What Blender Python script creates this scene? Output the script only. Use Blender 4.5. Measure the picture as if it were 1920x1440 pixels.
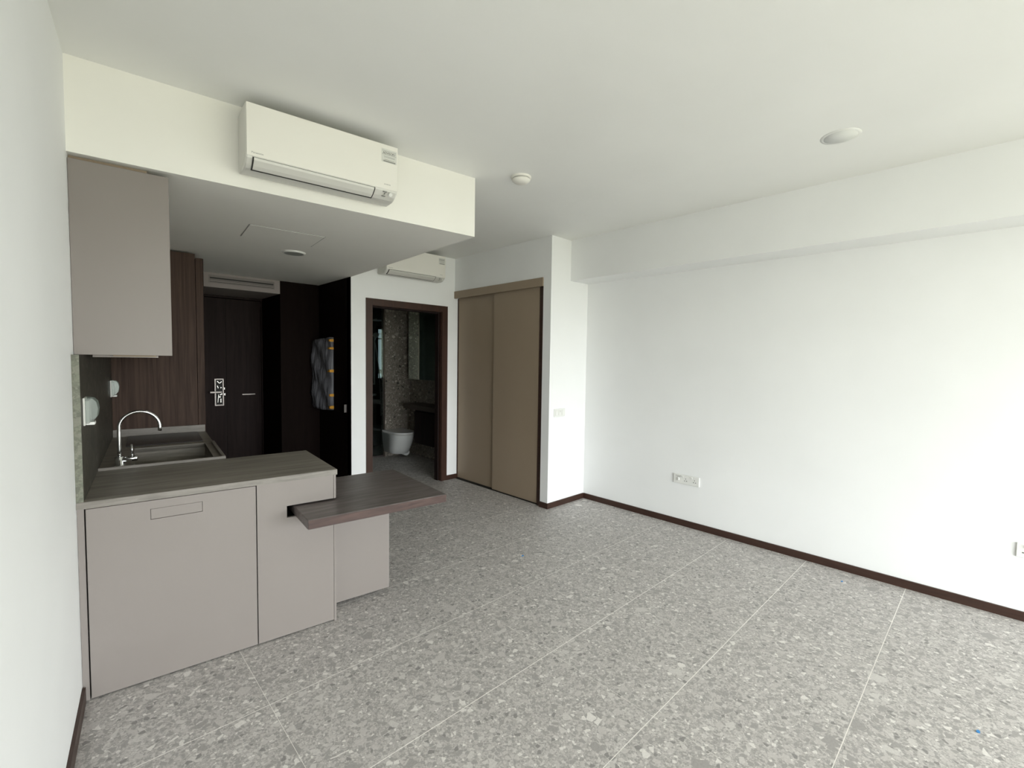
import bpy, bmesh, math, random
from mathutils import Vector, Matrix
random.seed(7)
for o in list(bpy.data.objects): bpy.data.objects.remove(o)
S = bpy.context.scene
C = S.collection

# ------------------------------------------------------------------ camera
CH = 1.547
PITCH, ROLL, YAW, FPX = 2.937, 0.825, -43.683, 865.289
def cam_axes():
    p, r, y = map(math.radians, (PITCH, ROLL, YAW))
    fw = Vector((-math.sin(y)*math.cos(p), math.cos(y)*math.cos(p), -math.sin(p)))
    rt = Vector((math.cos(y), math.sin(y), 0)); up = rt.cross(fw)
    c, s = math.cos(r), math.sin(r)
    return c*rt + s*up, -s*rt + c*up, fw
rt, up, fw = cam_axes()
cd = bpy.data.cameras.new('camera'); cam = bpy.data.objects.new('camera', cd); C.objects.link(cam)
cd.sensor_fit = 'HORIZONTAL'; cd.sensor_width = 36.0; cd.lens = 36.0*FPX/1920.0
cd.clip_start = 0.02; cd.clip_end = 200
M = Matrix((rt, up, -fw)).transposed().to_4x4(); M.translation = Vector((0, 0, CH))
cam.matrix_world = M
S.camera = cam

# ------------------------------------------------------------------ world: bright overcast sky, green ground far below
W = bpy.data.worlds.new('overcast_sky'); S.world = W; W.use_nodes = True
nt = W.node_tree; nt.nodes.clear()
wo = nt.nodes.new('ShaderNodeOutputWorld'); bg = nt.nodes.new('ShaderNodeBackground')
tc = nt.nodes.new('ShaderNodeTexCoord'); sx = nt.nodes.new('ShaderNodeSeparateXYZ'); cr = nt.nodes.new('ShaderNodeValToRGB')
mr = nt.nodes.new('ShaderNodeMapRange'); mr.inputs[1].default_value = -1; mr.inputs[2].default_value = 1
nt.links.new(tc.outputs['Generated'], sx.inputs[0]); nt.links.new(sx.outputs[2], mr.inputs[0]); nt.links.new(mr.outputs[0], cr.inputs[0])
e = cr.color_ramp.elements
e[0].position = 0.0; e[0].color = (0.16, 0.16, 0.12, 1)
e[1].position = 1.0; e[1].color = (0.945, 0.972, 1.0, 1)
for pos, col in ((0.46, (0.22, 0.22, 0.17, 1)), (0.53, (0.945, 0.972, 0.99, 1))):
    k = e.new(pos); k.color = col
nt.links.new(cr.outputs[0], bg.inputs[0]); bg.inputs[1].default_value = 2.6
nt.links.new(bg.outputs[0], wo.inputs[0])

# ------------------------------------------------------------------ exposure
vs = S.view_settings
vs.view_transform = 'Standard'; vs.look = 'None'; vs.gamma = 1.0; vs.exposure = 2.92
vs.use_curve_mapping = False

# ------------------------------------------------------------------ main dimensions (metres)
PHI = math.radians(-5.571); DW = 0.266            # kitchen frame: turned against the floor grid; camera to left wall
YB, ZC, ZB, XB = 2.784, 2.823, 2.417, 2.094       # bulkhead
YP, XP, YPB = 2.712, 1.105, 3.39                  # peninsula
XR, YS, XS, XBM, ZBM = 4.174, 3.173, 3.565, 3.873, 2.40
YBA, XC, YD, YDOOR = 4.813, 2.188, 5.70, 6.414
YWIN = -3.6
def KW(x, y, z=0.0):
    c, s = math.cos(PHI), math.sin(PHI)
    return Vector((c*(x-DW) - s*y, s*(x-DW) + c*y, z))

# window portal (helps Cycles sample the daylight that comes through the window opening)
pl = bpy.data.lights.new('window_portal', 'AREA'); pl.shape = 'RECTANGLE'; pl.size = 4.4; pl.size_y = 2.4
pl.cycles.is_portal = True
po = bpy.data.objects.new('window_portal', pl); C.objects.link(po)
po.location = (1.80, YWIN+0.02, 1.25); po.rotation_euler = (math.radians(90), 0, 0)

# ------------------------------------------------------------------ materials
def mat(name, col, rough=0.5, metal=0.0, spec=0.5):
    m = bpy.data.materials.new(name); m.use_nodes = True
    b = m.node_tree.nodes['Principled BSDF']
    b.inputs['Base Color'].default_value = (*col, 1); b.inputs['Roughness'].default_value = rough
    b.inputs['Metallic'].default_value = metal; b.inputs['Specular IOR Level'].default_value = spec
    return m
def paint(name, col, rough=0.75, amp=0.015, bump=0.02):
    m = mat(name, col, rough, 0, 0.3); n = m.node_tree; b = n.nodes['Principled BSDF']
    g = n.nodes.new('ShaderNodeNewGeometry')
    t = n.nodes.new('ShaderNodeTexNoise'); t.inputs['Scale'].default_value = 1.7; t.inputs['Detail'].default_value = 4
    r = n.nodes.new('ShaderNodeValToRGB'); n.links.new(g.outputs['Position'], t.inputs['Vector'])
    r.color_ramp.elements[0].position = .3; r.color_ramp.elements[1].position = .7
    r.color_ramp.elements[0].color = (*[max(0, c-amp) for c in col], 1); r.color_ramp.elements[1].color = (*[c+amp for c in col], 1)
    n.links.new(t.outputs[0], r.inputs[0]); n.links.new(r.outputs[0], b.inputs['Base Color'])
    t2 = n.nodes.new('ShaderNodeTexNoise'); t2.inputs['Scale'].default_value = 220; n.links.new(g.outputs['Position'], t2.inputs['Vector'])
    bp = n.nodes.new('ShaderNodeBump'); bp.inputs['Strength'].default_value = bump; bp.inputs['Distance'].default_value = .002
    n.links.new(t2.outputs[0], bp.inputs['Height']); n.links.new(bp.outputs[0], b.inputs['Normal'])
    return m
def wood(name, c1, c2, scale=(2.0, 30.0, 30.0), rough=0.45, rotz=0.0, contrast=(.3, .72), detail=6, spec=.4, bump=.05):
    m = mat(name, c1, rough, 0, spec); n = m.node_tree; b = n.nodes['Principled BSDF']
    g = n.nodes.new('ShaderNodeNewGeometry'); mp0 = n.nodes.new('ShaderNodeMapping'); mp0.inputs['Rotation'].default_value = (0, 0, rotz)
    mp = n.nodes.new('ShaderNodeMapping'); mp.inputs['Scale'].default_value = scale
    n.links.new(g.outputs['Position'], mp0.inputs[0]); n.links.new(mp0.outputs[0], mp.inputs[0])
    t = n.nodes.new('ShaderNodeTexNoise'); t.inputs['Scale'].default_value = 1.0; t.inputs['Detail'].default_value = detail
    t.inputs['Roughness'].default_value = .62; t.inputs['Distortion'].default_value = .8
    n.links.new(mp.outputs[0], t.inputs['Vector'])
    r = n.nodes.new('ShaderNodeValToRGB'); r.color_ramp.elements[0].position, r.color_ramp.elements[1].position = contrast
    r.color_ramp.elements[0].color = (*c1, 1); r.color_ramp.elements[1].color = (*c2, 1)
    n.links.new(t.outputs[0], r.inputs[0]); n.links.new(r.outputs[0], b.inputs['Base Color'])
    bp = n.nodes.new('ShaderNodeBump'); bp.inputs['Strength'].default_value = bump; bp.inputs['Distance'].default_value = .002
    n.links.new(t.outputs[0], bp.inputs['Height']); n.links.new(bp.outputs[0], b.inputs['Normal'])
    return m
def terrazzo(name, base, dark, light, rough=0.42, gain=1.0, dims='3D'):
    """stone chips of several sizes in a grey matrix, laid out in world space"""
    m = mat(name, base, rough, 0, .4); n = m.node_tree; b = n.nodes['Principled BSDF']; L = n.links
    g = n.nodes.new('ShaderNodeNewGeometry')
    nz = n.nodes.new('ShaderNodeTexNoise'); nz.inputs['Scale'].default_value = 38; nz.inputs['Detail'].default_value = 3
    L.new(g.outputs['Position'], nz.inputs['Vector'])
    sub = n.nodes.new('ShaderNodeVectorMath'); sub.operation = 'SUBTRACT'; sub.inputs[1].default_value = (.5, .5, .5); L.new(nz.outputs['Color'], sub.inputs[0])
    sc = n.nodes.new('ShaderNodeVectorMath'); sc.operation = 'SCALE'; sc.inputs['Scale'].default_value = .010; L.new(sub.outputs[0], sc.inputs[0])
    ad = n.nodes.new('ShaderNodeVectorMath'); L.new(g.outputs['Position'], ad.inputs[0]); L.new(sc.outputs[0], ad.inputs[1])
    # fine matrix grain
    t = n.nodes.new('ShaderNodeTexNoise'); t.inputs['Scale'].default_value = 120; t.inputs['Detail'].default_value = 5; t.inputs['Roughness'].default_value = .7
    L.new(g.outputs['Position'], t.inputs['Vector'])
    r0 = n.nodes.new('ShaderNodeValToRGB'); r0.color_ramp.elements[0].position = .35; r0.color_ramp.elements[1].position = .68
    r0.color_ramp.elements[0].color = (*[c*.80 for c in base], 1); r0.color_ramp.elements[1].color = (*[c*1.18 for c in base], 1)
    L.new(t.outputs[0], r0.inputs[0]); cur = r0.outputs[0]
    def layer(cur, scale, keep, edge, ramp, off):
        scale = scale*gain
        o = n.nodes.new('ShaderNodeVectorMath'); o.inputs[1].default_value = off; L.new(ad.outputs[0], o.inputs[0])
        v = n.nodes.new('ShaderNodeTexVoronoi'); v.feature = 'F1'; v2 = n.nodes.new('ShaderNodeTexVoronoi'); v2.feature = 'DISTANCE_TO_EDGE'
        for q in (v, v2): q.voronoi_dimensions = dims; q.inputs['Scale'].default_value = scale; q.inputs['Randomness'].default_value = 1; L.new(o.outputs[0], q.inputs['Vector'])
        sp = n.nodes.new('ShaderNodeSeparateColor'); L.new(v.outputs['Color'], sp.inputs[0])
        a = n.nodes.new('ShaderNodeMath'); a.operation = 'GREATER_THAN'; a.inputs[1].default_value = keep; L.new(sp.outputs[0], a.inputs[0])
        sz = n.nodes.new('ShaderNodeMath'); sz.operation = 'MULTIPLY_ADD'; sz.inputs[1].default_value = edge*1.4; sz.inputs[2].default_value = edge*.3; L.new(sp.outputs[1], sz.inputs[0])
        df = n.nodes.new('ShaderNodeMath'); df.operation = 'SUBTRACT'; L.new(v2.outputs['Distance'], df.inputs[0]); L.new(sz.outputs[0], df.inputs[1])
        st = n.nodes.new('ShaderNodeMapRange'); st.inputs[1].default_value = 0; st.inputs[2].default_value = .03; L.new(df.outputs[0], st.inputs[0])
        mu = n.nodes.new('ShaderNodeMath'); mu.operation = 'MULTIPLY'; L.new(a.outputs[0], mu.inputs[0]); L.new(st.outputs[0], mu.inputs[1])
        rp = n.nodes.new('ShaderNodeValToRGB'); rp.color_ramp.interpolation = 'CONSTANT'
        el = rp.color_ramp.elements
        while len(el) < len(ramp): el.new(.5)
        for q, (p, c) in zip(el, ramp): q.position = p; q.color = (*c, 1)
        L.new(sp.outputs[2], rp.inputs[0])
        # chips are faintly clouded inside
        mc = n.nodes.new('ShaderNodeMix'); mc.data_type = 'RGBA'; mc.blend_type = 'MULTIPLY'; mc.inputs[0].default_value = .35; L.new(rp.outputs[0], mc.inputs[6]); L.new(gr.outputs[0], mc.inputs[7])
        mx = n.nodes.new('ShaderNodeMix'); mx.data_type = 'RGBA'; L.new(mu.outputs[0], mx.inputs[0]); L.new(cur, mx.inputs[6]); L.new(mc.outputs[2], mx.inputs[7])
        return mx.outputs[2]
    gr = n.nodes.new('ShaderNodeValToRGB'); gr.color_ramp.elements[0].position = .3; gr.color_ramp.elements[1].position = .62
    gr.color_ramp.elements[0].color = (.55, .55, .55, 1); gr.color_ramp.elements[1].color = (1.1, 1.1, 1.1, 1); L.new(t.outputs[0], gr.inputs[0])
    md = [.5*(a+b_) for a, b_ in zip(base, dark)]; ml = [.5*(a+b_) for a, b_ in zip(base, light)]
    lb = [c*1.20 for c in base]; db = [c*.80 for c in base]
    cur = layer(cur, 120, .20, .07, [(0, db), (.25, base), (.50, lb), (.80, ml), (.94, md)], (3.1, 1.7, .3))
    cur = layer(cur, 62, .38, .08, [(0, db), (.22, base), (.42, lb), (.64, ml), (.80, md), (.93, light)], (5.7, .4, 1.3))
    cur = layer(cur, 33, .66, .10, [(0, db), (.26, lb), (.52, ml), (.68, md), (.82, dark), (.92, light)], (.7, 5.1, .9))
    cur = layer(cur, 19, .86, .14, [(0, db), (.26, lb), (.54, ml), (.80, light), (.88, md)], (8.3, 2.2, .1))
    cur = layer(cur, 11, .95, .18, [(0, lb), (.40, db), (.62, ml), (.94, light)], (1.9, 9.4, .6))
    L.new(cur, b.inputs['Base Color'])
    return m

M_wall = paint('white_wall_paint', (.897, .902, .90))
M_ceil = paint('white_ceiling_paint', (.885, .885, .86))
M_beam = paint('white_bulkhead_paint', (.90, .885, .835))
M_taupe = paint('taupe_laminate', (.250, .222, .206), .42, .006, .01)
M_taupe_d = paint('taupe_wardrobe_laminate', (.335, .262, .19), .45, .005, .01)
M_gap = mat('shadow_gap_black', (.015, .012, .01), .8)
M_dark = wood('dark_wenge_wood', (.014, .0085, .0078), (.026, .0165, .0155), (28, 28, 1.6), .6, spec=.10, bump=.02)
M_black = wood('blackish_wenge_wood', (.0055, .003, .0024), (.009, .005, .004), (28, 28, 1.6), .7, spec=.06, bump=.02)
M_base = wood('brown_skirting_wood', (.035, .016, .011), (.055, .026, .018), (3, 3, 40), .4, bump=.02)
M_frame = wood('red_brown_door_frame', (.035, .017, .011), (.06, .027, .018), (26, 26, 2.0), .4, bump=.02)
M_brown = wood('walnut_panel', (.026, .013, .009), (.085, .052, .038), (40, 40, 1.4), .6, contrast=(.28, .72), spec=.2)
M_counter = wood('grey_wood_grain_counter', (.145, .128, .106), (.36, .33, .285), (2.2, 30, 30), .42, rotz=-PHI, contrast=(.28, .74))
M_counter_e = wood('counter_edge', (.165, .148, .130), (.27, .248, .222), (6, 50, 50), .5, rotz=-PHI)
M_table = wood('brown_table_wood_grey_sheen', (.070, .056, .053), (.20, .172, .165), (2.6, 26, 26), .36, rotz=-PHI)  # grey sheen of reflected sky on the top is put into this colour
M_table_e = wood('red_brown_table_edge', (.036, .019, .016), (.095, .055, .046), (4, 30, 30), .5, rotz=-PHI)
M_splash = terrazzo('brown_grey_splash_stone', (.062, .056, .044), (.040, .037, .030), (.11, .10, .082), .55, .45)
M_splash_e = terrazzo('splash_edge_stone', (.16, .165, .125), (.12, .125, .095), (.25, .245, .20), .5)
M_floor = terrazzo('terrazzo_floor', (.465, .440, .424), (.275, .262, .253), (.76, .73, .70), .55, 1.45, '2D')
M_bathwall = terrazzo('terrazzo_bath_wall', (.24, .212, .18), (.05, .045, .04), (.60, .54, .47), .45, 1.0)
M_grout = mat('pale_grout', (.90, .87, .83), .9)
M_white = mat('white_plastic', (.82, .82, .79), .35)
M_ac = mat('warm_white_plastic', (.86, .84, .785), .35)
M_acg = mat('grey_white_plastic', (.70, .69, .65), .4)
M_ink = mat('dark_ink', (.06, .06, .055), .6)
M_inkg = mat('grey_ink', (.32, .32, .30), .6)
M_stick = mat('sticker_paper', (.70, .70, .66), .6)
M_chrome = mat('chrome', (.86, .87, .88), .07, 1)
M_chrome_lit = mat('window_lit_chrome', (.85, .86, .87), .35, .35)  # shower chrome; reflected window light put in as a pale, mostly diffuse colour
M_steel = mat('brushed_steel', (.20, .18, .17), .40, 1)
M_pol = mat('polished_steel', (.26, .25, .24), .25, 1)
M_porc = mat('white_porcelain', (.80, .81, .80), .15)
M_wrap = None
M_tape = mat('orange_tape', (.75, .36, .03), .45)
M_blue = mat('blue_plastic', (.02, .22, .55), .4)
M_mirror = mat('mirror_glass', (.55, .62, .56), .03, 1)
M_hob = mat('black_hob_glass', (.035, .03, .028), .3, 0, .3)
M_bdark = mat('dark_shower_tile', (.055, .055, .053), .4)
M_vent = mat('dark_vent', (.03, .028, .026), .7)
M_grille = mat('taupe_grille', (.22, .19, .178), .5)
def clear(name, tint, alpha, rough=.05):
    m = bpy.data.materials.new(name); m.use_nodes = True; n = m.node_tree; n.nodes.clear()
    o = n.nodes.new('ShaderNodeOutputMaterial'); t = n.nodes.new('ShaderNodeBsdfTransparent'); t.inputs[0].default_value = (*tint, 1)
    gl = n.nodes.new('ShaderNodeBsdfGlossy'); gl.inputs['Roughness'].default_value = rough; gl.inputs[0].default_value = (.9, .95, .93, 1)
    mx = n.nodes.new('ShaderNodeMixShader'); mx.inputs[0].default_value = alpha
    n.links.new(t.outputs[0], mx.inputs[1]); n.links.new(gl.outputs[0], mx.inputs[2]); n.links.new(mx.outputs[0], o.inputs[0])
    return m
M_glass = clear('shower_glass', (.80, .85, .83), .06)
M_cover = clear('clear_plastic_cover', (.74, .78, .75), .13, .22)
def wrapmat():
    m = mat('grey_plastic_wrap', (.15, .15, .168), .38, 0, .5); n = m.node_tree; b = n.nodes['Principled BSDF']
    g = n.nodes.new('ShaderNodeTexCoord'); mp = n.nodes.new('ShaderNodeMapping'); mp.inputs['Rotation'].default_value = (.35, 0, 0); mp.inputs['Scale'].default_value = (6, 16, 1.6)
    t = n.nodes.new('ShaderNodeTexNoise'); t.inputs['Scale'].default_value = 1.4; t.inputs['Detail'].default_value = 4
    n.links.new(g.outputs['Object'], mp.inputs[0]); n.links.new(mp.outputs[0], t.inputs['Vector'])
    bp = n.nodes.new('ShaderNodeBump'); bp.inputs['Strength'].default_value = .9; bp.inputs['Distance'].default_value = .03
    n.links.new(t.outputs[0], bp.inputs['Height']); n.links.new(bp.outputs[0], b.inputs['Normal'])
    return m
M_wrap = wrapmat()
def glow(name, col, s):
    m = bpy.data.materials.new(name); m.use_nodes = True; b = m.node_tree.nodes['Principled BSDF']
    b.inputs['Base Color'].default_value = (*[c*.3 for c in col], 1); b.inputs['Emission Color'].default_value = (*col, 1); b.inputs['Emission Strength'].default_value = s
    return m
M_pane = glow('daylit_frosted_pane', (.46, .60, .67), .060)

# ------------------------------------------------------------------ mesh helpers
def bm_box(bm, x0, x1, y0, y1, z0, z1, bev=0.0):
    if bev > 0:
        t = bmesh.new(); bm_box(t, x0, x1, y0, y1, z0, z1)
        bmesh.ops.bevel(t, geom=list(t.edges), offset=bev, segments=1, affect='EDGES', profile=.5)
        me = bpy.data.meshes.new('tmp'); t.to_mesh(me); t.free(); bm.from_mesh(me); bpy.data.meshes.remove(me); return bm
    v = [bm.verts.new(p) for p in ((x0,y0,z0),(x1,y0,z0),(x1,y1,z0),(x0,y1,z0),(x0,y0,z1),(x1,y0,z1),(x1,y1,z1),(x0,y1,z1))]
    for f in ((0,3,2,1),(4,5,6,7),(0,1,5,4),(1,2,6,5),(2,3,7,6),(3,0,4,7)): bm.faces.new([v[i] for i in f])
    return bm
def B(*boxes, bev=0.0):
    bm = bmesh.new()
    for b in boxes: bm_box(bm, *b, bev=bev)
    return bm
def bm_prism(bm, poly, z0, z1):
    """poly: CCW xy list"""
    a = [bm.verts.new((p[0], p[1], z0)) for p in poly]; t = [bm.verts.new((p[0], p[1], z1)) for p in poly]
    n = len(poly); bm.faces.new(a[::-1]); bm.faces.new(t)
    for i in range(n): bm.faces.new((a[i], a[(i+1) % n], t[(i+1) % n], t[i]))
    return bm
def bm_tube(bm, pts, rad, seg=12, cap=True):
    pts = [Vector(p) for p in pts]; rings = []
    prev = None
    for i, p in enumerate(pts):
        d = (pts[min(i+1, len(pts)-1)] - pts[max(i-1, 0)]).normalized()
        if prev is None:
            a = d.orthogonal().normalized()
        else:
            a = (prev - d*prev.dot(d)).normalized()
        prev = a; bb = d.cross(a)
        r = rad[i] if isinstance(rad, (list, tuple)) else rad
        rings.append([bm.verts.new(p + r*(math.cos(2*math.pi*k/seg)*a + math.sin(2*math.pi*k/seg)*bb)) for k in range(seg)])
    for i in range(len(rings)-1):
        for k in range(seg):
            bm.faces.new((rings[i][k], rings[i][(k+1) % seg], rings[i+1][(k+1) % seg], rings[i+1][k])).smooth = True
    if cap: bm.faces.new(rings[0][::-1]); bm.faces.new(rings[-1])
    return bm
def bm_lathe(bm, c, prof, seg=40, smooth=True):
    """prof: list of (r, z) going along; axis z through c"""
    rings = []
    for r, z in prof:
        if r < 1e-6: rings.append([bm.verts.new((c[0], c[1], c[2]+z))])
        else: rings.append([bm.verts.new((c[0]+r*math.cos(2*math.pi*k/seg), c[1]+r*math.sin(2*math.pi*k/seg), c[2]+z)) for k in range(seg)])
    for A, D in zip(rings, rings[1:]):
        for k in range(seg):
            k2 = (k+1) % seg
            if len(A) == 1 and len(D) > 1: f = bm.faces.new((A[0], D[k2], D[k]))
            elif len(D) == 1 and len(A) > 1: f = bm.faces.new((A[k], A[k2], D[0]))
            elif len(A) > 1: f = bm.faces.new((A[k], A[k2], D[k2], D[k]))
            else: continue
            f.smooth = smooth
    return bm
def mesh_of(bm, name):
    bmesh.ops.recalc_face_normals(bm, faces=bm.faces)
    me = bpy.data.meshes.new(name); bm.to_mesh(me); bm.free(); return me
def thing(name, label, cat, base, frame='W', group=None, kind=None):
    """an Empty at the thing's base; its parts are given in the coordinates of that frame"""
    o = bpy.data.objects.new(name, None); C.objects.link(o); o.empty_display_size = .1
    if frame == 'K': o.location = KW(*base); o.rotation_euler = (0, 0, PHI)
    else: o.location = base
    o['_b'] = list(base)
    if label: o['label'] = label; o['category'] = cat
    if group: o['group'] = group
    if kind: o['kind'] = kind
    return o
def part(par, name, bm, m, label=None, top=None):
    """a mesh part of `par` (or a sub-part when `top` gives the thing it belongs to)"""
    b = Vector((top or par)['_b'])
    bmesh.ops.translate(bm, vec=-b, verts=bm.verts)
    o = bpy.data.objects.new(name, mesh_of(bm, name)); o.data.materials.append(m); C.objects.link(o); o.parent = par
    if label: o['label'] = label
    return o
def struct(name, bm, m, frame='W'):
    o = bpy.data.objects.new(name, mesh_of(bm, name)); o.data.materials.append(m); C.objects.link(o); o['kind'] = 'structure'
    if frame == 'K': o.location = KW(0, 0, 0); o.rotation_euler = (0, 0, PHI)
    o['_b'] = [0, 0, 0]
    return o
def copy_tree(o, parent=None):
    c = o.copy(); C.objects.link(c); c.parent = parent
    if parent: c.matrix_parent_inverse = o.matrix_parent_inverse.copy()
    for ch in [x for x in bpy.data.objects if x.parent == o]: copy_tree(ch, c)
    return c
def lettering(par, name, text, origin, size, m, top, xdir=(1, 0, 0), updir=(0, 0, 1), label=None, width=None):
    cu = bpy.data.curves.new('txt', 'FONT'); cu.body = text; cu.size = size; cu.extrude = 0.0003; cu.resolution_u = 3
    t = bpy.data.objects.new('txt', cu); C.objects.link(t); dg = bpy.context.evaluated_depsgraph_get()
    me = bpy.data.meshes.new_from_object(t.evaluated_get(dg)); bpy.data.objects.remove(t)
    xs = [v.co.x for v in me.vertices]; w = max(xs) - min(xs); k = (width/w) if width else 1
    X, U = Vector(xdir), Vector(updir); N = X.cross(U); b = Vector(top['_b'])
    for v in me.vertices: v.co = Vector(origin) - b + X*v.co.x*k + U*v.co.y + N*v.co.z
    o = bpy.data.objects.new(name, me); me.materials.clear(); me.materials.append(m); C.objects.link(o); o.parent = par
    if label: o['label'] = label
    return o

# ================================================================== THE SETTING
def clip(poly, nx, ny, c):                       # keep nx*x+ny*y <= c
    out = []
    for i in range(len(poly)):
        a, b = poly[i], poly[(i+1) % len(poly)]
        da, db = nx*a[0]+ny*a[1]-c, nx*b[0]+ny*b[1]-c
        if da <= 0: out.append(a)
        if (da < 0 < db) or (db < 0 < da):
            t = da/(da-db); out.append((a[0]+t*(b[0]-a[0]), a[1]+t*(b[1]-a[1])))
    return out
lw0, lw1 = KW(0, -4.5), KW(0, 7.2)               # left wall line
lwn = Vector((-(lw1-lw0).y, (lw1-lw0).x)).normalized()      # points to the left of the line
lwc = lwn.x*lw0.x + lwn.y*lw0.y
Y1 = 7.60
fl = [(-1.6, YWIN), (4.30, YWIN), (4.30, Y1), (-1.2, Y1)]
fl = clip(fl, lwn.x, lwn.y, lwc)
floor = struct('floor', bm_prism(bmesh.new(), fl, -.10, -.0005), M_grout)
TX, TY, TW, TH, J, JX = .602, .362, 1.2, .60, .0040, .0020
full = None
for i in range(-3, 4):
    for j in range(-7, 13):
        x0, x1, y0, y1 = TX+i*TW+JX/2, TX+(i+1)*TW-JX/2, TY+j*TH+J/2, TY+(j+1)*TH-J/2
        p = [(x0, y0), (x1, y0), (x1, y1), (x0, y1)]
        q = clip(p, lwn.x, lwn.y, lwc - .001); q = clip(q, 1, 0, 4.29); q = clip(q, 0, -1, -YWIN); q = clip(q, 0, 1, Y1)
        if len(q) < 3: continue
        whole = len(q) == 4 and all(abs(a[0]-b[0]) + abs(a[1]-b[1]) < 1e-6 for a, b in zip(p, q))
        if whole and full: me = full
        else:
            ox, oy = (x0, y0) if whole else (0, 0)
            me = mesh_of(bm_prism(bmesh.new(), [(a-ox, b-oy) for a, b in q], -.010, 0.0), 'tile'); me.materials.append(M_floor)
            if whole: full = me
        t = bpy.data.objects.new('tile', me); C.objects.link(t); t.parent = floor
        if whole: t.location = (x0, y0, 0)

struct('wall_left', B((-.15, 0, -3.8, 7.2, -.1, ZC)), M_wall, 'K')
struct('wall_right', B((XR, XR+.15, YWIN-.15, YS, -.1, ZC)), M_wall)
# window wall behind the photographer: full-height opening
ll = KW(0, YWIN+.0)
struct('wall_window', B((-1.2, -.46, YWIN-.15, YWIN, -.1, ZC), (4.00, XR+.15, YWIN-.15, YWIN, -.1, ZC), (-.46, 4.00, YWIN-.15, YWIN, 2.42, ZC), (-.46, 4.00, YWIN-.15, YWIN, -.1, .05)), M_wall)
WF = [(-.46, 4.00, .05, .11), (-.46, 4.00, 2.36, 2.42), (-.46, -.40, .11, 2.36), (3.94, 4.00, .11, 2.36), (1.03, 1.09, .11, 2.36), (2.48, 2.54, .11, 2.36)]
wf = struct('window_1', B(*[(a, b, YWIN-.10, YWIN-.04, c, d) for a, b, c, d in WF]), mat('dark_bronze_frame', (.05, .045, .04), .4, .6))
M_wpane = clear('window_pane_glass', (.97, .98, .98), .03)
for a, b in ((-.40, 1.03), (1.09, 2.48), (2.54, 3.94)):
    part(wf, 'pane', B((a, b, YWIN-.075, YWIN-.069, .11, 2.36)), M_wpane)
struct('added_overhang', B((-1.6, 4.9, YWIN-1.75, YWIN-.15, 2.45, 2.60)), M_wall)  # unseen slab added outside to shade the ceiling near the window
struct('ceiling', B((-1.6, 4.45, YWIN-.15, 7.75, ZC, ZC+.15)), M_ceil)
# beam along the right wall
struct('beam', B((XBM, XR, YWIN, YS, ZBM, ZC)), M_wall)
# short wall beside the wardrobe, wall over the wardrobe
struct('wall_stub', B((XS, XR+.15, YS, 3.28, -.1, ZC)), M_wall)
struct('wall_over_wardrobe', B((XS, XS+.10, 3.28, YBA, 2.412, ZC)), M_wall)
struct('wall_wardrobe_back', B((XR, XR+.15, 3.28, YBA, -.1, ZC)), M_wall)
# bathroom front wall with a door opening
OX0, OX1, OZ = 2.385, 3.42, 2.185
struct('wall_back', B((XC, OX0, YBA, YBA+.10, -.1, ZC), (OX1, XR+.15, YBA, YBA+.10, -.1, ZC), (OX0, OX1, YBA, YBA+.10, OZ, ZC)), M_wall)
# bulkhead / lowered kitchen ceiling
P = [KW(0, YB), KW(XB, YB), Vector((XC+.005, YBA, 0)), Vector((XC+.005, YD, 0)), Vector((1.75, YD, 0)), Vector((1.75, 6.55, 0)), KW(0, 6.6)]
struct('bulkhead', bm_prism(bmesh.new(), [(p.x, p.y) for p in P], ZB, ZC), M_beam)
# entrance alcove
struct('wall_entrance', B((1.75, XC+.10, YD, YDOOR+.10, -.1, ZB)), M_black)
struct('wall_entrance_back', B((-.45, 1.75, YDOOR+.05, YDOOR+.15, -.1, ZB)), M_dark)
struct('wall_bath_left', B((XC+.02, XC+.10, YBA+.10, YD, -.1, ZC)), M_bathwall)
# door to the store room: dark flush panel that faces the corridor
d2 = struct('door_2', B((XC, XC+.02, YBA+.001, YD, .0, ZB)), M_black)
part(d2, 'handle', B((XC-.03, XC, 4.925, 4.937, .945, 1.035), bev=.002), M_steel, 'small upright steel pull')
# dropped box with the fan-coil grille over the entrance door
AB = 2.268
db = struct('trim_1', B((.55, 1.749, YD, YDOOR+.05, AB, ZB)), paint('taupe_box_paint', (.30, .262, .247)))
# entrance door: main leaf, narrow leaf, frame
d1 = struct('door_1', B((.50, 1.344, YDOOR, YDOOR+.05, .01, 2.235)), M_dark)
part(d1, 'narrow_leaf', B((1.350, 1.735, YDOOR-.004, YDOOR+.05, .01, 2.235), bev=.002), M_dark)
part(d1, 'door_frame', B((.45, 1.75, YDOOR-.03, YDOOR+.05, 2.24, AB), (1.737, 1.75, YDOOR-.015, YDOOR+.05, 0, 2.24)), M_dark)
part(d1, 'meeting_gap', B((1.343, 1.351, YDOOR+.004, YDOOR+.02, .01, 2.235)), M_gap)
hd = part(d1, 'pull_handle', B((1.512, 1.655, YDOOR-.032, YDOOR-.022, 1.074, 1.086), (1.52, 1.53, YDOOR-.03, YDOOR-.004, 1.075, 1.085), (1.637, 1.647, YDOOR-.03, YDOOR-.004, 1.075, 1.085)), M_steel, 'thin horizontal steel pull')
bmk = B((1.222, 1.234, YDOOR-.03, YDOOR, .955, 1.278), (1.304, 1.316, YDOOR-.03, YDOOR, .955, 1.278), (1.234, 1.304, YDOOR-.03, YDOOR, 1.266, 1.278), (1.234, 1.304, YDOOR-.03, YDOOR, .955, .967))
lk = part(d1, 'lock_plate', bmk, M_steel, 'framed steel lock plate')
part(lk, 'lock_core', B((1.234, 1.304, YDOOR-.014, YDOOR, .967, 1.266)), M_vent, top=d1)
bmk = bmesh.new()
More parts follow.
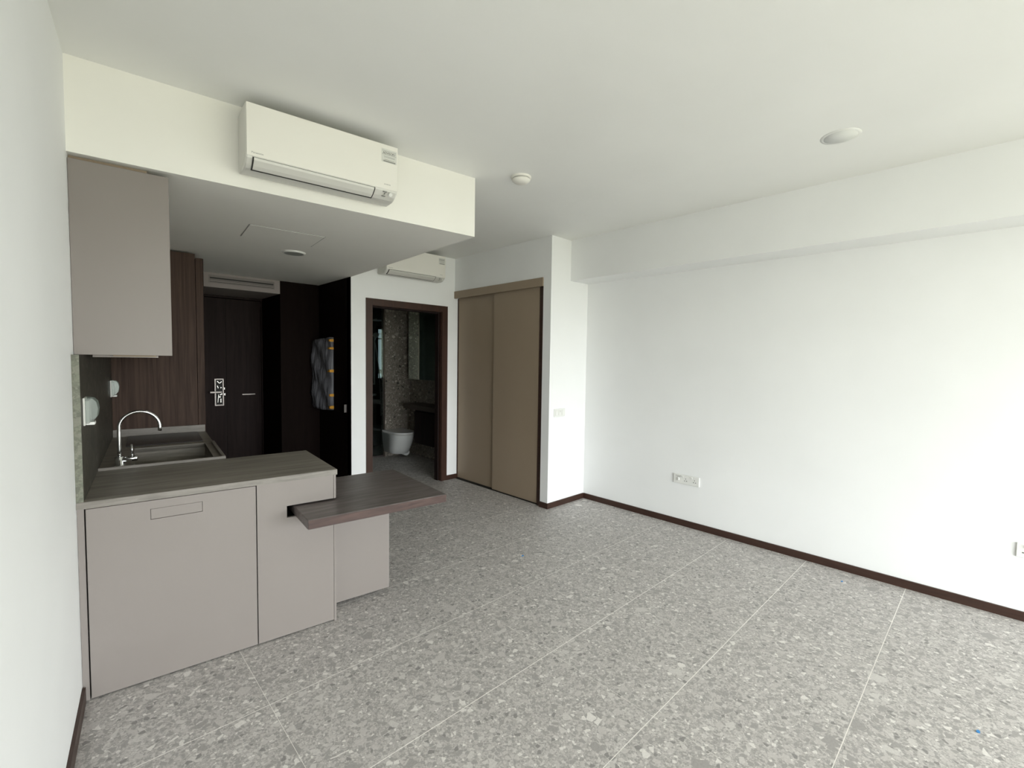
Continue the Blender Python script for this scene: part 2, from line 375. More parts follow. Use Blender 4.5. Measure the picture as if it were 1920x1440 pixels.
for (a, z, l, w, an) in ((1.262, 1.235, .04, .012, -.8), (1.287, 1.235, .03, .012, .7), (1.255, 1.18, .035, .012, -.3), (1.288, 1.17, .018, .014, .4), (1.288, 1.09, .03, .016, .9), (1.258, 1.04, .10, .010, .1), (1.275, 1.06, .02, .018, 0), (1.285, 1.015, .05, .014, 0)):
    t = bmesh.new(); bm_box(t, -w/2, w/2, -.006, .006, -l/2, l/2, .002); bmesh.ops.rotate(t, cent=(0, 0, 0), matrix=Matrix.Rotation(an, 3, 'Y'), verts=t.verts); bmesh.ops.translate(t, vec=(a, YDOOR-.02, z), verts=t.verts)
    me = bpy.data.meshes.new('t'); t.to_mesh(me); t.free(); bmk.from_mesh(me); bpy.data.meshes.remove(me)
part(lk, 'lock_works', bmk, M_pol, top=d1)
part(lk, 'lever', B((1.168, 1.29, YDOOR-.065, YDOOR-.05, 1.108, 1.130), (1.262, 1.284, YDOOR-.06, YDOOR-.01, 1.108, 1.130), bev=.003), M_steel, top=d1)
part(lk, 'strike', B((1.322, 1.331, YDOOR-.008, YDOOR, 1.145, 1.17), (1.324, 1.335, YDOOR-.008, YDOOR, 1.075, 1.10)), M_pol, top=d1)

# skirting boards
BH, BT = .058, .012
struct('baseboard_right', B((XR-BT, XR, YWIN, YS-BT, 0, BH)), M_base)
struct('baseboard_stub', B((XS-BT, XR-BT, YS-BT, YS, 0, BH), (XS-BT, XS, YS, 3.282, 0, BH)), M_base)
struct('baseboard_back', B((3.449, XS+.05, YBA-BT, YBA, 0, BH), (XC, 2.356, YBA-BT, YBA, 0, BH)), M_base)
struct('baseboard_left', B((0, BT, -3.4, YP-.0005, 0, BH+.012)), M_base, 'K')

# bathroom door frame
df = struct('door_3', B((2.356, 2.432, YBA-.012, YBA+.006, 0, 2.211), (3.366, 3.449, YBA-.012, YBA+.006, 0, 2.211), (2.432, 3.366, YBA-.012, YBA+.006, 2.138, 2.211)), M_frame)
part(df, 'jamb', B((OX0, 2.436, YBA+.006, YBA+.115, 0, 2.138)), M_frame)
part(df, 'jamb', B((3.362, OX1, YBA+.006, YBA+.115, 0, 2.138)), M_frame)
part(df, 'door_head', B((2.436, 3.362, YBA+.006, YBA+.115, 2.134, 2.18)), M_frame)
part(df, 'door_stop', B((3.346, 3.362, YBA+.045, YBA+.115, 0, 2.134), (2.436, 3.346, YBA+.045, YBA+.115, 2.118, 2.134)), M_dark)

# ================================================================== WARDROBE
w = thing('wardrobe', 'tall beige-brown built-in wardrobe with two sliding doors beside the bathroom', 'wardrobe', (3.60, 4.04, 0))
part(w, 'carcass', B((3.66, XR-.01, 3.30, YBA-.005, .0, 2.41)), M_gap)
part(w, 'header', B((XS-.012, XS+.012, 3.281, YBA-.002, 2.322, 2.411), bev=.001), M_taupe_d)
part(w, 'sliding_door', B((3.592, 3.614, 3.357, 4.084, .012, 2.335), bev=.0015), M_taupe_d)
part(w, 'sliding_door', B((3.620, 3.642, 4.045, 4.800, .012, 2.335), bev=.0015), M_taupe_d)
part(w, 'jamb', B((3.585, 3.66, 3.282, 3.345, 0, 2.322)), M_base, 'dark brown upright jamb at the near end')
part(w, 'jamb', B((3.612, 3.66, 4.802, YBA-.001, 0, 2.322)), M_base)
part(w, 'bottom_track', B((3.585, 3.66, 3.345, 4.802, .0, .006)), M_gap)

# ================================================================== KITCHEN (turned frame)
# --- peninsula base unit
p = thing('peninsula_cabinet', 'taupe peninsula base unit with slotted end panel under the grey counter', 'cabinet', (.55, 3.05, 0), 'K')
SL0, SZ0, SZ1 = .840, .667, .732
part(p, 'carcass', B((.026, 1.087, YP+.022, 3.36, 0, .655), (.026, .84, YP+.022, 3.36, .655, .866), (.84, 1.087, YP+.022, 3.36, .745, .866), (.84, 1.087, 3.25, 3.36, .655, .745)), M_gap)
part(p, 'filler', B((.001, .024, YP+.012, 3.36, 0, .869)), M_taupe)
HX0, HX1, HZ0, HZ1, HG = .253, .457, .776, .827, .0014
dr = part(p, 'door', B((.030, HX0, YP+.002, YP+.020, .008, .866), (HX1, .690, YP+.002, YP+.020, .008, .866), (HX0, HX1, YP+.002, YP+.020, .008, HZ0), (HX0, HX1, YP+.002, YP+.020, HZ1, .866)), M_taupe)
part(dr, 'pull_backing', B((HX0-.01, HX1+.01, YP+.0165, YP+.0215, HZ0-.01, HZ1+.01)), M_taupe, top=p)
part(dr, 'flush_pull', B((HX0+HG, HX1-HG, YP+.0035, YP+.016, HZ0+HG, HZ1-HG), bev=.001), M_taupe, top=p)
part(p, 'slotted_panel', B((.695, SL0, YP+.002, YP+.020, .008, .869), (SL0, 1.0885, YP+.002, YP+.020, SZ1, .869), (SL0, 1.0885, YP+.002, YP+.020, .008, SZ0)), M_taupe)
part(p, 'end_panel', B((1.0905, 1.103, YP+.002, 3.38, .0, SZ0), (1.0905, 1.103, YP+.002, 3.38, SZ1, .869), (1.0905, 1.103, 3.25, 3.38, SZ0, SZ1)), M_taupe)
part(p, 'back_panel', B((.64, 1.0905, 3.362, 3.380, .0, .869)), M_taupe)
# --- continuous worktop: peninsula + left run
ct = thing('worktop', 'grey wood-grain kitchen worktop forming an L over the cabinets', 'worktop', (.55, 3.05, .869), 'K')
CT0, CT1 = .8695, .90
SX0, SX1, SY0, SY1 = .17, .575, 3.455, 4.09
part(ct, 'peninsula_slab', B((.0005, XP+.003, YP+.0008, YPB, CT0, CT1)), M_counter)
part(ct, 'edge_strip', B((.0005, XP+.003, YP-.0015, YP+.0008, CT0, CT1-.0005)), M_counter_e, 'paler grey front edge')
part(ct, 'edge_strip', B((XP+.003, XP+.005, YP-.0015, YPB, CT0, CT1-.0005)), M_counter_e, 'paler grey end edge')
part(ct, 'run_slab', B((.0005, SX0, YPB, 4.749, CT0, CT1), (SX1, .63, YPB, 4.749, CT0, CT1), (SX0, SX1, YPB, SY0, CT0, CT1), (SX0, SX1, SY1, 4.749, CT0, CT1)), M_counter)
part(ct, 'raised_lip', B((.026, .632, YPB+.002, YPB+.022, CT1-.001, CT1+.016), (.612, .632, YPB+.022, 4.07, CT1-.001, CT1+.016), bev=.002), M_counter_e, 'raised drip rim around the sink')
part(ct, 'upstand', B((.026, .628, 4.733, 4.7495, CT1-.001, .957), bev=.001), M_counter_e)
part(ct, 'sink_basin', B((SX0-.012, SX0, SY0-.012, SY1+.012, .70, CT1-.003), (SX1, SX1+.012, SY0-.012, SY1+.012, .70, CT1-.003), (SX0, SX1, SY0-.012, SY0, .70, CT1-.003), (SX0, SX1, SY1, SY1+.012, .70, CT1-.003), (SX0-.012, SX1+.012, SY0-.012, SY1+.012, .69, .70)), M_counter)
# --- base cabinet of the left run (doors face the corridor)
rb = thing('base_cabinet', 'taupe base cabinet run under the sink and hob', 'cabinet', (.3, 4.1, 0), 'K')
part(rb, 'carcass', B((.02, .60, 3.392, 4.745, .08, .685), (.02, .60, 4.12, 4.745, .685, .868)), M_gap)
part(rb, 'plinth', B((.05, .57, 3.40, 4.74, 0, .08)), M_base)
for a, b in ((3.395, 3.84), (3.845, 4.29), (4.295, 4.742)):
    part(rb, 'door', B((.602, .62, a, b, .085, .866), bev=.001), M_taupe)
# --- hob
hb = thing('hob', 'flat black glass hob set in the counter before the brown panel', 'hob', (.35, 4.43, .90), 'K')
part(hb, 'glass_plate', B((.12, .572, 4.185, 4.70, CT1, .9065), bev=.002), M_hob)
bmk = bmesh.new()
for cx, cy, r in ((.24, 4.33, .07), (.45, 4.33, .09), (.34, 4.56, .08)):
    for rr in (r, r*.6): bm_lathe(bmk, (cx, cy, .9065), [(rr-.001, .0003), (rr+.001, .0003)], 40)
part(hb, 'ring_mark', bmk, M_inkg)
# --- pull-through table
tb = thing('slide_table', 'brown wooden table board with painted grey sheen pushed through the peninsula slot', 'table', (1.28, 2.82, .672), 'K')
TX0, TX1, TY0, TY1, TZ0, TZ1 = .877, 1.682, 2.437, 3.228, .672, .7225
part(tb, 'table_top', B((TX0+.001, TX1-.001, TY0+.001, TY1-.001, TZ0, TZ1), bev=.004), M_table)
part(tb, 'front_edge', B((TX0+.004, TX1-.004, TY0-.001, TY0+.003, TZ0+.004, TZ1-.004)), M_table_e, 'redder brown front edge')
# --- low support cabinet
sc_ = thing('support_cabinet', 'low taupe cabinet that carries the sliding table, right of the peninsula', 'cabinet', (1.3, 3.02, 0), 'K')
part(sc_, 'body', B((1.108, 1.475, 2.875, 3.215, .035, .671)), M_taupe)
part(sc_, 'front_panel', B((1.106, 1.490, 2.855, 2.873, .028, .671), bev=.001), M_taupe)
part(sc_, 'plinth', B((1.115, 1.44, 2.91, 3.19, 0, .035)), M_gap)
# --- wall cabinet
uc = thing('wall_cabinet', 'taupe wall cabinet hanging under the bulkhead by the left wall', 'cabinet', (.18, 3.7, 1.545), 'K')
part(uc, 'end_panel', B((.001, .3525, 2.800, 2.818, 1.545, 2.396), bev=.001), M_taupe)
part(uc, 'body', B((.027, .332, 2.819, 4.748, 1.548, 2.394)), M_taupe)
for a, b in ((2.820, 3.46), (3.464, 4.10), (4.104, 4.746)):
    part(uc, 'door', B((.334, .352, a, b, 1.545, 2.394), bev=.001), M_taupe)
part(uc, 'top_filler', B((.001, .272, 2.835, 4.745, 2.396, ZB-.0005)), M_taupe_d, 'darker filler strip above the cabinet')
# --- range hood
hh = thing('range_hood', 'slim grey slide-out range hood under the wall cabinet', 'range hood', (.2, 3.3, 1.53), 'K')
part(hh, 'housing', B((.05, .30, 2.98, 3.58, 1.534, 1.545)), M_steel)
part(hh, 'visor', B((.130, .290, 2.86, 2.979, 1.5385, 1.545), bev=.001), M_taupe_d)
# --- tall cabinet with walnut side
tc_ = thing('tall_cabinet', 'tall walnut-brown cabinet at the far end of the kitchen counter', 'cabinet', (.3, 5.0, 0), 'K')
part(tc_, 'side_panel', B((.026, .580, 4.750, 4.770, 0, 2.402)), M_brown)
part(tc_, 'body', B((.026, .580, 4.771, 5.38, 0, 2.40)), M_brown)
part(tc_, 'door', B((.583, .634, 4.752, 5.38, .05, 2.372), bev=.0015), M_brown)
part(tc_, 'door_edge', B((.6345, .639, 4.756, 5.38, .05, 2.370)), M_dark)
# --- splashback
sp = thing('splashback', 'dark stone splashback on the left wall behind the tap', 'splashback', (.012, 3.7, .90), 'K')
part(sp, 'slab', B((.0005, .025, YP+.004, 4.749, CT1+.0005, 1.5445)), M_splash)
part(sp, 'cut_edge', B((.0005, .0255, YP+.001, YP+.004, CT1+.0005, 1.5445)), M_splash_e, 'paler cut edge')
# --- sockets with clear covers
def cover_socket(y, label):
    s = thing('covered_socket', label, 'socket', (.025, y+.06, 1.29), 'K', 'weatherproof sockets on the splashback')
    z0, z1 = 1.228, 1.352
    part(s, 'back_plate', B((.0262, .034, y, y+.10, z0, z1), bev=.002), M_acg)
    part(s, 'socket_body', B((.034, .048, y+.006, y+.094, z0+.008, z1-.012), bev=.003), mat('socket_grey', (.42, .42, .40), .4))
    bmk = bmesh.new()          # domed clear lid
    prof = [(.034, z0+.014), (.060, z0+.020), (.073, z0+.040), (.077, z0+.075), (.072, z0+.105), (.060, z1-.004), (.034, z1)]
    a = [bmk.verts.new((x, y+.002, z)) for x, z in prof]; c = [bmk.verts.new((x, y+.098, z)) for x, z in prof]
    bmk.faces.new(a); bmk.faces.new(c[::-1])
    for i in range(len(prof)-1): bmk.faces.new((a[i], a[i+1], c[i+1], c[i]))
    part(s, 'clear_cover', bmk, M_cover)
    part(s, 'latch', B((.034, .064, y+.02, y+.08, z0+.001, z0+.014), bev=.002), M_white)
cover_socket(2.775, 'clear-covered white socket nearest the front end of the splashback')
cover_socket(4.56, 'clear-covered white socket in the far corner by the brown panel')
# --- tap
fx, fy = .115, 3.505
tp = thing('kitchen_tap', 'chrome swan-neck kitchen tap standing by the sink', 'tap', (fx, fy, .90), 'K')
part(tp, 'body', bm_lathe(bmesh.new(), (fx, fy, .90), [(0, 0), (.026, 0), (.026, .004), (.022, .006), (.022, .052), (.018, .056), (0, .056)], 28), M_chrome)
pts = [(fx, fy, .95)] + [(fx, fy, .95+.0445*k) for k in range(1, 4)]
R_ = .095
for k in range(1, 19): a = math.pi*k/18*1.02; pts.append((fx+R_-R_*math.cos(a), fy, 1.118+R_*math.sin(a)))
pts.append((pts[-1][0]-.001, fy, pts[-1][2]-.022))
part(tp, 'spout', bm_tube(bmesh.new(), pts, .0095, 14), M_chrome)
hv = part(tp, 'valve', bm_tube(bmesh.new(), [(fx+.012, fy-.004, .936), (fx+.05, fy-.006, .937), (fx+.078, fy-.007, .938), (fx+.082, fy-.007, .938)], [.016, .016, .016, .013], 18), M_chrome)
part(hv, 'lever', bm_tube(bmesh.new(), [(fx+.058, fy-.007, .95), (fx+.057, fy-.007, .985), (fx+.055, fy-.007, 1.022)], .0045, 10), M_chrome, top=tp)

# ================================================================== AIR CONDITIONERS
def aircon(name, label, base, frame, x0, yw, dz):
    """x0: left end, yw: wall plane; the unit projects towards -y"""
    t = thing(name, label, 'air conditioner', base, frame, 'white split air conditioners')
    L = .780; z = lambda v: v+dz
    prof = [(0, 2.765), (.188, 2.768), (.197, 2.764), (.200, 2.755), (.200, 2.520), (.196, 2.508), (.17, 2.486), (.145, 2.474), (.12, 2.470), (.03, 2.476), (0, 2.490)]
    bmk = bmesh.new()
    xs = [(x0, .012), (x0+.004, .003), (x0+.010, 0), (x0+L-.010, 0), (x0+L-.004, .003), (x0+L, .012)]
    rings = []
    cy, cz = .09, 2.62
    for x, ins in xs:
        rings.append([bmk.verts.new((x, yw - (d - (ins if d > .1 else 0)), z(zz + (ins*(cz-zz)/.15 if d > .1 else 0)))) for d, zz in prof])
    n = len(prof)
    for a, b in zip(rings, rings[1:]):
        for i in range(n): bmk.faces.new((a[i], a[(i+1) % n], b[(i+1) % n], b[i]))
    bmk.faces.new(rings[0]); bmk.faces.new(rings[-1][::-1])
    part(t, 'housing', bmk, M_acg)
    # flat front panel
    part(t, 'front_panel', B((x0+.006, x0+L-.002, yw-.2045, yw-.1995, z(2.517), z(2.766)), bev=.002), M_ac)
    # louvre in the rounded lower edge with a dark outline
    a0, a1 = x0+.038, x0+L-.142
    lo = [(.2035, 2.510), (.199, 2.500), (.173, 2.480), (.150, 2.4695)]
    def strip(xa, xb, pr, th):
        bmk = bmesh.new(); va, vb, wa, wb = [], [], [], []
        for d, zz in pr:
            va.append(bmk.verts.new((xa, yw-d, z(zz)))); vb.append(bmk.verts.new((xb, yw-d, z(zz))))
            wa.append(bmk.verts.new((xa, yw-d+th, z(zz+th)))); wb.append(bmk.verts.new((xb, yw-d+th, z(zz+th))))
        for i in range(len(pr)-1):
            bmk.faces.new((va[i], vb[i], vb[i+1], va[i+1])); bmk.faces.new((wa[i], wa[i+1], wb[i+1], wb[i]))
            bmk.faces.new((va[i], va[i+1], wa[i+1], wa[i])); bmk.faces.new((vb[i], wb[i], wb[i+1], vb[i+1]))
        bmk.faces.new((va[0], wa[0], wb[0], vb[0])); bmk.faces.new((va[-1], vb[-1], wb[-1], wa[-1]))
        return bmk
    part(t, 'louvre_gap', strip(a0-.006, a1+.006, [(d-.001, zz+.001) for d, zz in lo] + [(.140, 2.4675)], .004), M_vent)
    part(t, 'louvre', strip(a0, a1, lo, .003), M_acg)
    yf = yw-.2048
    lettering(t, 'lettering', 'Panasonic', (x0+.026, yf, z(2.530)), .0125, M_inkg, t, label='small grey maker name', width=.052)
    lettering(t, 'lettering', 'INVERTER', (x0+L-.085, yf, z(2.541)), .008, M_inkg, t, width=.038)
    sx = x0+L-.100
    st = part(t, 'sticker', B((sx, sx+.090, yf-.0006, yf+.0003, z(2.667), z(2.741))), M_stick, 'grey printed notice sticker')
    part(st, 'sticker_rule', B((sx+.004, sx+.086, yf-.001, yf-.0006, z(2.729), z(2.731)), (sx+.004, sx+.086, yf-.001, yf-.0006, z(2.709), z(2.711)), (sx+.012, sx+.080, yf-.001, yf-.0006, z(2.699), z(2.701)),
         (sx+.014, sx+.078, yf-.001, yf-.0006, z(2.693), z(2.695)), (sx+.018, sx+.074, yf-.001, yf-.0006, z(2.681), z(2.683)), (sx+.010, sx+.082, yf-.001, yf-.0006, z(2.669), z(2.677))), M_inkg, top=t)
    lettering(st, 'lettering', 'ADVISORY', (sx+.007, yf-.001, z(2.7135)), .0165, M_ink, t, width=.076)
    # indicator panel at the lower right
    q = part(t, 'indicator', bm_tube(bmesh.new(), [(x0+L-.045, yw-.196, z(2.496)), (x0+L-.045, yw-.203, z(2.491))], .011, 18), M_white)
    part(t, 'indicator_marks', B((x0+L-.088, x0+L-.066, yw-.2015, yw-.19, z(2.502), z(2.507)), (x0+L-.078, x0+L-.074, yw-.198, yw-.18, z(2.492), z(2.497)), (x0+L-.090, x0+L-.070, yw-.188, yw-.175, z(2.482), z(2.485))), M_inkg)
    return t
aircon('air_conditioner', 'large near white wall air conditioner on the front of the bulkhead', (.645+.39, YB, 2.47), 'K', .645, YB, 0.0)
aircon('air_conditioner', 'farther white wall air conditioner above the bathroom door', (2.495+.39, YBA, 2.47), 'W', 2.495, YBA, 0.005)

# fan-coil grille over the entrance door
g = thing('ceiling_vent', 'long slotted air vent in the box over the entrance door', 'air vent', (1.37, YD, 2.30))
part(g, 'vent_frame', B((1.055, 1.69, YD-.006, YD, 2.386, 2.396), (1.055, 1.69, YD-.006, YD, 2.312, 2.322), (1.055, 1.065, YD-.006, YD, 2.322, 2.386), (1.68, 1.69, YD-.006, YD, 2.322, 2.386)), M_grille)
part(g, 'backing', B((1.065, 1.68, YD-.002, YD, 2.322, 2.386)), M_vent)
for z, h in ((2.327, .016), (2.347, .008), (2.372, .012)): part(g, 'slat', B((1.066, 1.679, YD-.008, YD-.002, z, z+h)), M_grille)

# ================================================================== CEILING FITTINGS
s = thing('smoke_detector', 'small round white smoke detector on the ceiling', 'smoke detector', (2.30, 2.345, ZC))
part(s, 'base', bm_lathe(bmesh.new(), (2.30, 2.345, ZC), [(0, -.012), (.068, -.012), (.070, -.008), (.070, 0)], 40), M_ac)
part(s, 'sensor_gap', bm_lathe(bmesh.new(), (2.30, 2.345, ZC), [(.060, -.018), (.060, -.012)], 40), M_inkg)
part(s, 'cap', bm_lathe(bmesh.new(), (2.30, 2.345, ZC), [(0, -.046), (.030, -.045), (.046, -.040), (.062, -.026), (.064, -.018), (.050, -.018)], 40), M_ac)
s = thing('ceiling_plate', 'grey round ceiling plate near the right wall beam', 'ceiling plate', (3.14, .66, ZC))
part(s, 'rim', bm_lathe(bmesh.new(), (3.14, .66, ZC), [(.080, -.004), (.094, -.003), (.096, 0)], 48), M_white)
part(s, 'disc', bm_lathe(bmesh.new(), (3.14, .66, ZC), [(0, -.0045), (.080, -.0045), (.081, 0)], 48), mat('grey_disc', (.76, .765, .74), .6))
s = thing('downlight', 'round recessed downlight in the lowered kitchen ceiling', 'downlight', (1.362, 4.075, ZB))
part(s, 'rim', bm_lathe(bmesh.new(), (1.362, 4.075, ZB), [(.074, -.012), (.080, -.014), (.088, -.006), (.092, 0)], 48), M_white)
part(s, 'lens', bm_lathe(bmesh.new(), (1.362, 4.075, ZB), [(0, -.010), (.074, -.011)], 48), mat('grey_lens', (.33, .34, .32), .4))
hx, hy = KW(.93, 3.55).x, 0
s = thing('access_hatch', 'flush square access hatch beside the kitchen downlight', 'ceiling hatch', (.90, 3.60, ZB), 'K')
part(s, 'panel', B((.803, 1.277, 3.503, 3.877, ZB-.0025, ZB-.0002)), M_beam)
part(s, 'joint', B((.797, 1.283, 3.497, 3.503, ZB-.0012, ZB), (.797, 1.283, 3.877, 3.883, ZB-.0012, ZB), (.797, .803, 3.503, 3.877, ZB-.0012, ZB), (1.277, 1.283, 3.503, 3.877, ZB-.0012, ZB)), M_inkg)

# ================================================================== SOCKETS AND SWITCH
def pins(bmk, y, z, x):
    for dy, dz, w, h in ((0, .012, .004, .010), (.010, -.008, .009, .006), (-.010, -.008, .009, .006)):
        bm_box(bmk, x-.0006, x, y+dy-w/2, y+dy+w/2, z+dz-h/2, z+dz+h/2)
def socket3(ya, yb, label):
    t = thing('wall_socket', label, 'socket', (XR, (ya+yb)/2, .445), group='white sockets on the right wall')
    part(t, 'plate', B((XR-.011, XR, ya, yb, .400, .488), bev=.003), M_white)
    L = yb-ya; f = XR-.0111
    bmk = B((f-.0006, f, yb-.080, yb-.022, .470, .474), (f-.0006, f, yb-.068, yb-.040, .462, .465)); part(t, 'printed_mark', bmk, M_inkg)
    part(t, 'knob', B((f-.010, f, yb-.060, yb-.044, .430, .456), bev=.002), M_white)
    for yc in (yb-.122, yb-.208):
        bmk = bmesh.new(); pins(bmk, yc, .441, f); part(t, 'pin_holes', bmk, M_ink)
        part(t, 'rocker', B((f-.003, f, yc-.011+.030, yc+.011+.030, .462, .480), bev=.001), M_white)
    return t
socket3(1.840, 2.092, 'white triple wall socket low on the right wall, middle of the wall')
t = thing('wall_socket', 'white socket at the right edge of the picture low on the wall', 'socket', (XR, -.22, .435), group='white sockets on the right wall')
part(t, 'plate', B((XR-.011, XR, -.285, -.137, .390, .478), bev=.003), M_white)
for yc in (-.176, -.247):
    bmk = bmesh.new(); pins(bmk, yc, .430, XR-.0111); part(t, 'pin_holes', bmk, M_ink)
    part(t, 'rocker', B((XR-.0145, XR-.011, yc-.008, yc+.008, .452, .468), bev=.001), M_white)
t = thing('light_switch', 'white light switch on the short wall beside the wardrobe', 'switch', (3.725, YS, 1.0))
part(t, 'plate', B((3.640, 3.815, YS-.009, YS, .958, 1.042), bev=.003), M_white)
for a in (3.655, 3.708, 3.761): part(t, 'rocker', B((a, a+.047, YS-.014, YS-.009, .972, 1.030), bev=.002), M_white)
part(t, 'indicator_line', B((3.730, 3.733, YS-.0146, YS-.014, 1.008, 1.026)), M_inkg)

# ================================================================== WRAPPED OBJECT ON THE DARK DOOR
t = thing('wrapped_panel', 'tall flat object wrapped in grey plastic with orange tape, on the dark wall', 'wrapped object', (XC-.05, 5.5, .95))
wx0, wx1, wy0, wy1, wz0, wz1 = 2.100, XC-.002, 5.27, 5.685, .955, 1.765
bmk = bmesh.new(); NY, NZ = 14, 26
def wob(u, v): return .012*math.sin(9*u-14*v) + .007*math.sin(23*u+11*v+1) + .004*random.uniform(-1, 1)
grid = []
for j in range(NZ+1):
    row = []
    for i in range(NY+1):
        u, v = i/NY, j/NZ; edge = min(u, 1-u, .5)*2; ez = min(v, 1-v)*2
        y = wy0 + u*(wy1-wy0); z = wz0 + v*(wz1-wz0) + (.022*(1-2*abs(u-.12)) if v > .9 else 0) - (.02*(1-abs(u-.3)) if v < .1 else 0)
        row.append(bmk.verts.new((wx0 + .055*(1-u) - .022*u + (.018 if edge < .01 else 0) + (.012 if ez < .01 else 0) + wob(u, v)*min(1, edge*4+.25), y, z)))
    grid.append(row)
for j in range(NZ):
    for i in range(NY): bmk.faces.new((grid[j][i], grid[j][i+1], grid[j+1][i+1], grid[j+1][i])).smooth = True
loop = [grid[0][i] for i in range(NY+1)] + [grid[j][NY] for j in range(1, NZ+1)] + [grid[NZ][i] for i in range(NY-1, -1, -1)] + [grid[j][0] for j in range(NZ-1, 0, -1)]
back = [bmk.verts.new((wx1, q.co.y, q.co.z)) for q in loop]
for i in range(len(loop)): k = (i+1) % len(loop); bmk.faces.new((loop[i], back[i], back[k], loop[k]))
bmk.faces.new(back)
part(t, 'plastic_wrap', bmk, M_wrap)
for z, h, dx in ((1.745, .030, .0), (1.655, .026, .01), (1.395, .032, .02), (1.115, .030, .012), (.975, .034, 0)):
    part(t, 'tape', B((wx0+.050, wx1, wy0-.004, wy0-.0005, z-h/2, z+h/2), (wx0+.040, wx0+.060, wy0-.0005, wy0+.030+dx*2, z-h/2+.003, z+h/2-.003)), M_tape)

# ================================================================== BATHROOM
BX0, BX1 = XC+.10, 4.00
struct('wall_bath_right', B((BX1, BX1+.12, YBA+.10, 6.60, -.1, 2.45)), M_bathwall)
struct('wall_bath_back', B((3.553, 4.25, 6.60, 6.72, -.1, 2.45)), M_bathwall)
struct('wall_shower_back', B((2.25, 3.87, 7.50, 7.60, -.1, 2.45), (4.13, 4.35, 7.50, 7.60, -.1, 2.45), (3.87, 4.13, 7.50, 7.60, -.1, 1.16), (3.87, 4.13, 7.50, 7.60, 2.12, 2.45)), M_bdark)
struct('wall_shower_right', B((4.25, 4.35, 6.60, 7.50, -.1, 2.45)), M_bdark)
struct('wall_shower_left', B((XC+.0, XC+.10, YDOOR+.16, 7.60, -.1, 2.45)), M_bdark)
struct('wall_bath_side', B((XC+.10, XC+.12, YBA+.115, 6.58, -.1, 2.45)), M_bathwall)
struct('ceiling_bath', B((XC+.10, 4.35, YBA+.10, 7.60, 2.45, 2.50)), M_ceil)
wd = struct('window_2', B((3.87, 3.915, 7.52, 7.56, 1.16, 2.12), (4.085, 4.13, 7.52, 7.56, 1.16, 2.12), (3.915, 4.085, 7.52, 7.56, 2.06, 2.12), (3.915, 4.085, 7.52, 7.56, 1.16, 1.20), (3.915, 4.085, 7.52, 7.56, 1.28, 1.35)), M_vent)
part(wd, 'pane', B((3.915, 4.085, 7.54, 7.545, 1.35, 2.06)), M_pane)
part(wd, 'pane', B((3.915, 4.085, 7.54, 7.545, 1.20, 1.28)), M_pane)
part(wd, 'blind_rail', B((3.915, 4.085, 7.53, 7.536, 1.885, 1.905), (3.915, 4.085, 7.53, 7.536, 1.975, 1.985)), M_grille)
# shower screen
s = thing('shower_screen', 'clear glass shower screen with slim bronze post behind the toilet', 'shower screen', (3.0, 6.60, 0))
part(s, 'glass_panel', B((2.45, 3.535, 6.616, 6.624, .03, 2.40)), M_glass)
part(s, 'post', B((3.530, 3.552, 6.603, 6.640, 0, 2.40), bev=.002), mat('bronze_profile', (.16, .13, .11), .35, .8))
part(s, 'bottom_rail', B((2.42, 3.530, 6.608, 6.632, 0, .028), bev=.002), M_steel)
# hand shower on the back wall
s = thing('hand_shower', 'chrome hand shower with rail and hose inside the shower', 'shower', (3.80, 7.49, .9))
part(s, 'rail', bm_tube(bmesh.new(), [(3.808, 7.455, 1.10), (3.808, 7.455, 1.95)], .011, 12), M_chrome_lit)
for z in (1.09, 1.93): part(s, 'bracket', B((3.797, 3.819, 7.45, 7.499, z, z+.025), bev=.002), M_chrome_lit)
part(s, 'shower_head', bm_tube(bmesh.new(), [(3.80, 7.43, 1.86), (3.80, 7.40, 1.93), (3.80, 7.385, 1.95), (3.80, 7.37, 1.945)], [.012, .016, .045, .048], 18), M_chrome_lit)
part(s, 'rain_head', bm_tube(bmesh.new(), [(3.77, 7.30, 2.20), (3.77, 7.30, 2.185)], [.10, .10], 28), M_chrome_lit)
part(s, 'shower_arm', bm_tube(bmesh.new(), [(3.77, 7.498, 2.21), (3.77, 7.30, 2.21)], .010, 10), M_chrome_lit)
hp = []
for k in range(25):
    u = k/24; hp.append((3.80 + .115*u + .03*math.sin(u*3.1), 7.42, 1.84 - 1.30*u))
part(s, 'hose', bm_tube(bmesh.new(), hp, .0085, 10), M_chrome_lit)
part(s, 'mixer', bm_tube(bmesh.new(), [(3.77, 7.44, .915), (3.83, 7.44, .915)], .022, 16), M_chrome_lit)
# toilet
s = thing('toilet', 'white wall-hung toilet with closed lid', 'toilet', (3.672, 6.35, .09))
def toilet_ring(z, w, yf, yb, n=28):
    pts = []
    r = w/2; yc = yf + r*1.15
    for k in range(n+1):
        a = math.pi*k/n; pts.append((3.672 + r*math.cos(math.pi - a) , yc - r*1.15*math.sin(a), z))
    return [(3.672-r, yb, z)] + pts + [(3.672+r, yb, z)]
bmk = bmesh.new(); rr = []
for z, w, yf in ((.085, .265, 6.245), (.09, .28, 6.225), (.16, .305, 6.18), (.25, .327, 6.125), (.33, .340, 6.09), (.385, .348, 6.075), (.395, .348, 6.075)):
    rr.append([bmk.verts.new(q) for q in toilet_ring(z, w, yf, 6.599)])
for a, b in zip(rr, rr[1:]):
    for i in range(len(a)): k = (i+1) % len(a); bmk.faces.new((a[i], a[k], b[k], b[i])).smooth = True
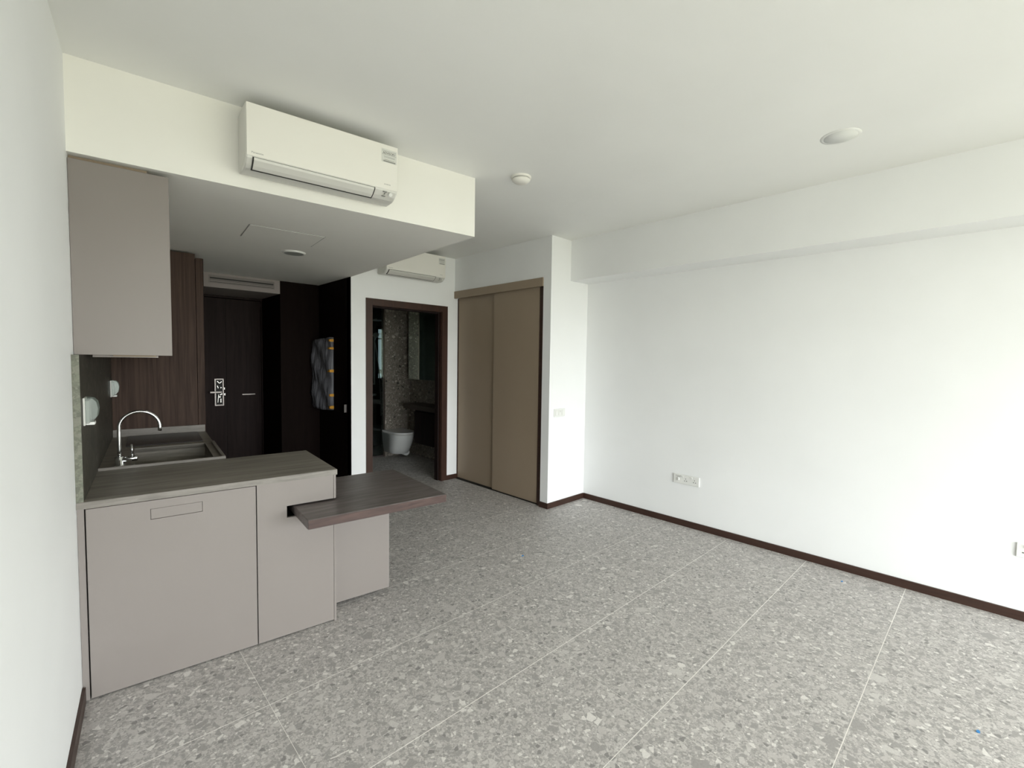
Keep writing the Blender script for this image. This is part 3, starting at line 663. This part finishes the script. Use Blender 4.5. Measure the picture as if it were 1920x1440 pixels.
bmk.faces.new(rr[0][::-1]); bmk.faces.new(rr[-1])
part(s, 'bowl', bmk, M_porc)
def slab(z0, z1, w, yf, yb):
    b_ = bmesh.new(); return bm_prism(b_, [(q[0], q[1]) for q in toilet_ring(0, w, yf, yb)], z0, z1)
part(s, 'seat', slab(.398, .408, .344, 6.078, 6.58), M_acg)
part(s, 'lid', slab(.410, .430, .350, 6.070, 6.59), M_porc)
part(s, 'trap', bm_tube(bmesh.new(), [(3.735, 6.26, .098), (3.735, 6.59, .098)], .05, 18), M_porc)
# vanity and mirror cabinet
s = thing('vanity_unit', 'dark brown vanity counter right of the toilet', 'vanity', (3.85, 5.6, .25))
part(s, 'counter', B((3.68, 3.999, 4.96, 6.27, .790, .862), bev=.003), wood('vanity_brown', (.05, .034, .026), (.09, .064, .05), (20, 2, 20), .4))
part(s, 'body', B((3.74, 3.999, 4.96, 6.02, .28, .789)), M_dark)
for a, b in ((4.965, 5.49), (5.495, 6.018)): part(s, 'drawer_front', B((3.72, 3.739, a, b, .285, .76), bev=.002), M_dark)
s = thing('mirror_cabinet', 'mirrored cabinet on the bathroom wall above the vanity', 'mirror cabinet', (3.92, 6.0, 1.23))
part(s, 'body', B((3.862, 3.999, 5.62, 6.41, 1.232, 2.30)), M_dark)
part(s, 'mirror_door', B((3.852, 3.861, 5.62, 6.405, 1.230, 2.30), bev=.001), M_mirror)

# ================================================================== SCRAPS ON THE FLOOR
for x, y, r, rot, lab in ((2.552, 2.521, .012, .4, 'small blue plastic scrap on the floor tiles mid-room'), (3.95, .69, .011, 1.2, 'small blue plastic scrap on the floor by the right skirting'), (2.745, -.02, .011, 2.1, 'small blue plastic scrap on the floor in the near right corner')):
    t = thing('plastic_scrap', lab, 'scrap', (x, y, 0), group='blue scraps on the floor')
    bmk = bm_prism(bmesh.new(), [(x + r*(1+.4*math.sin(5*k))*math.cos(rot+k*math.pi/3), y + .6*r*math.sin(rot+k*math.pi/3)) for k in range(6)], .0002, .003)
    part(t, 'flake', bmk, M_blue)
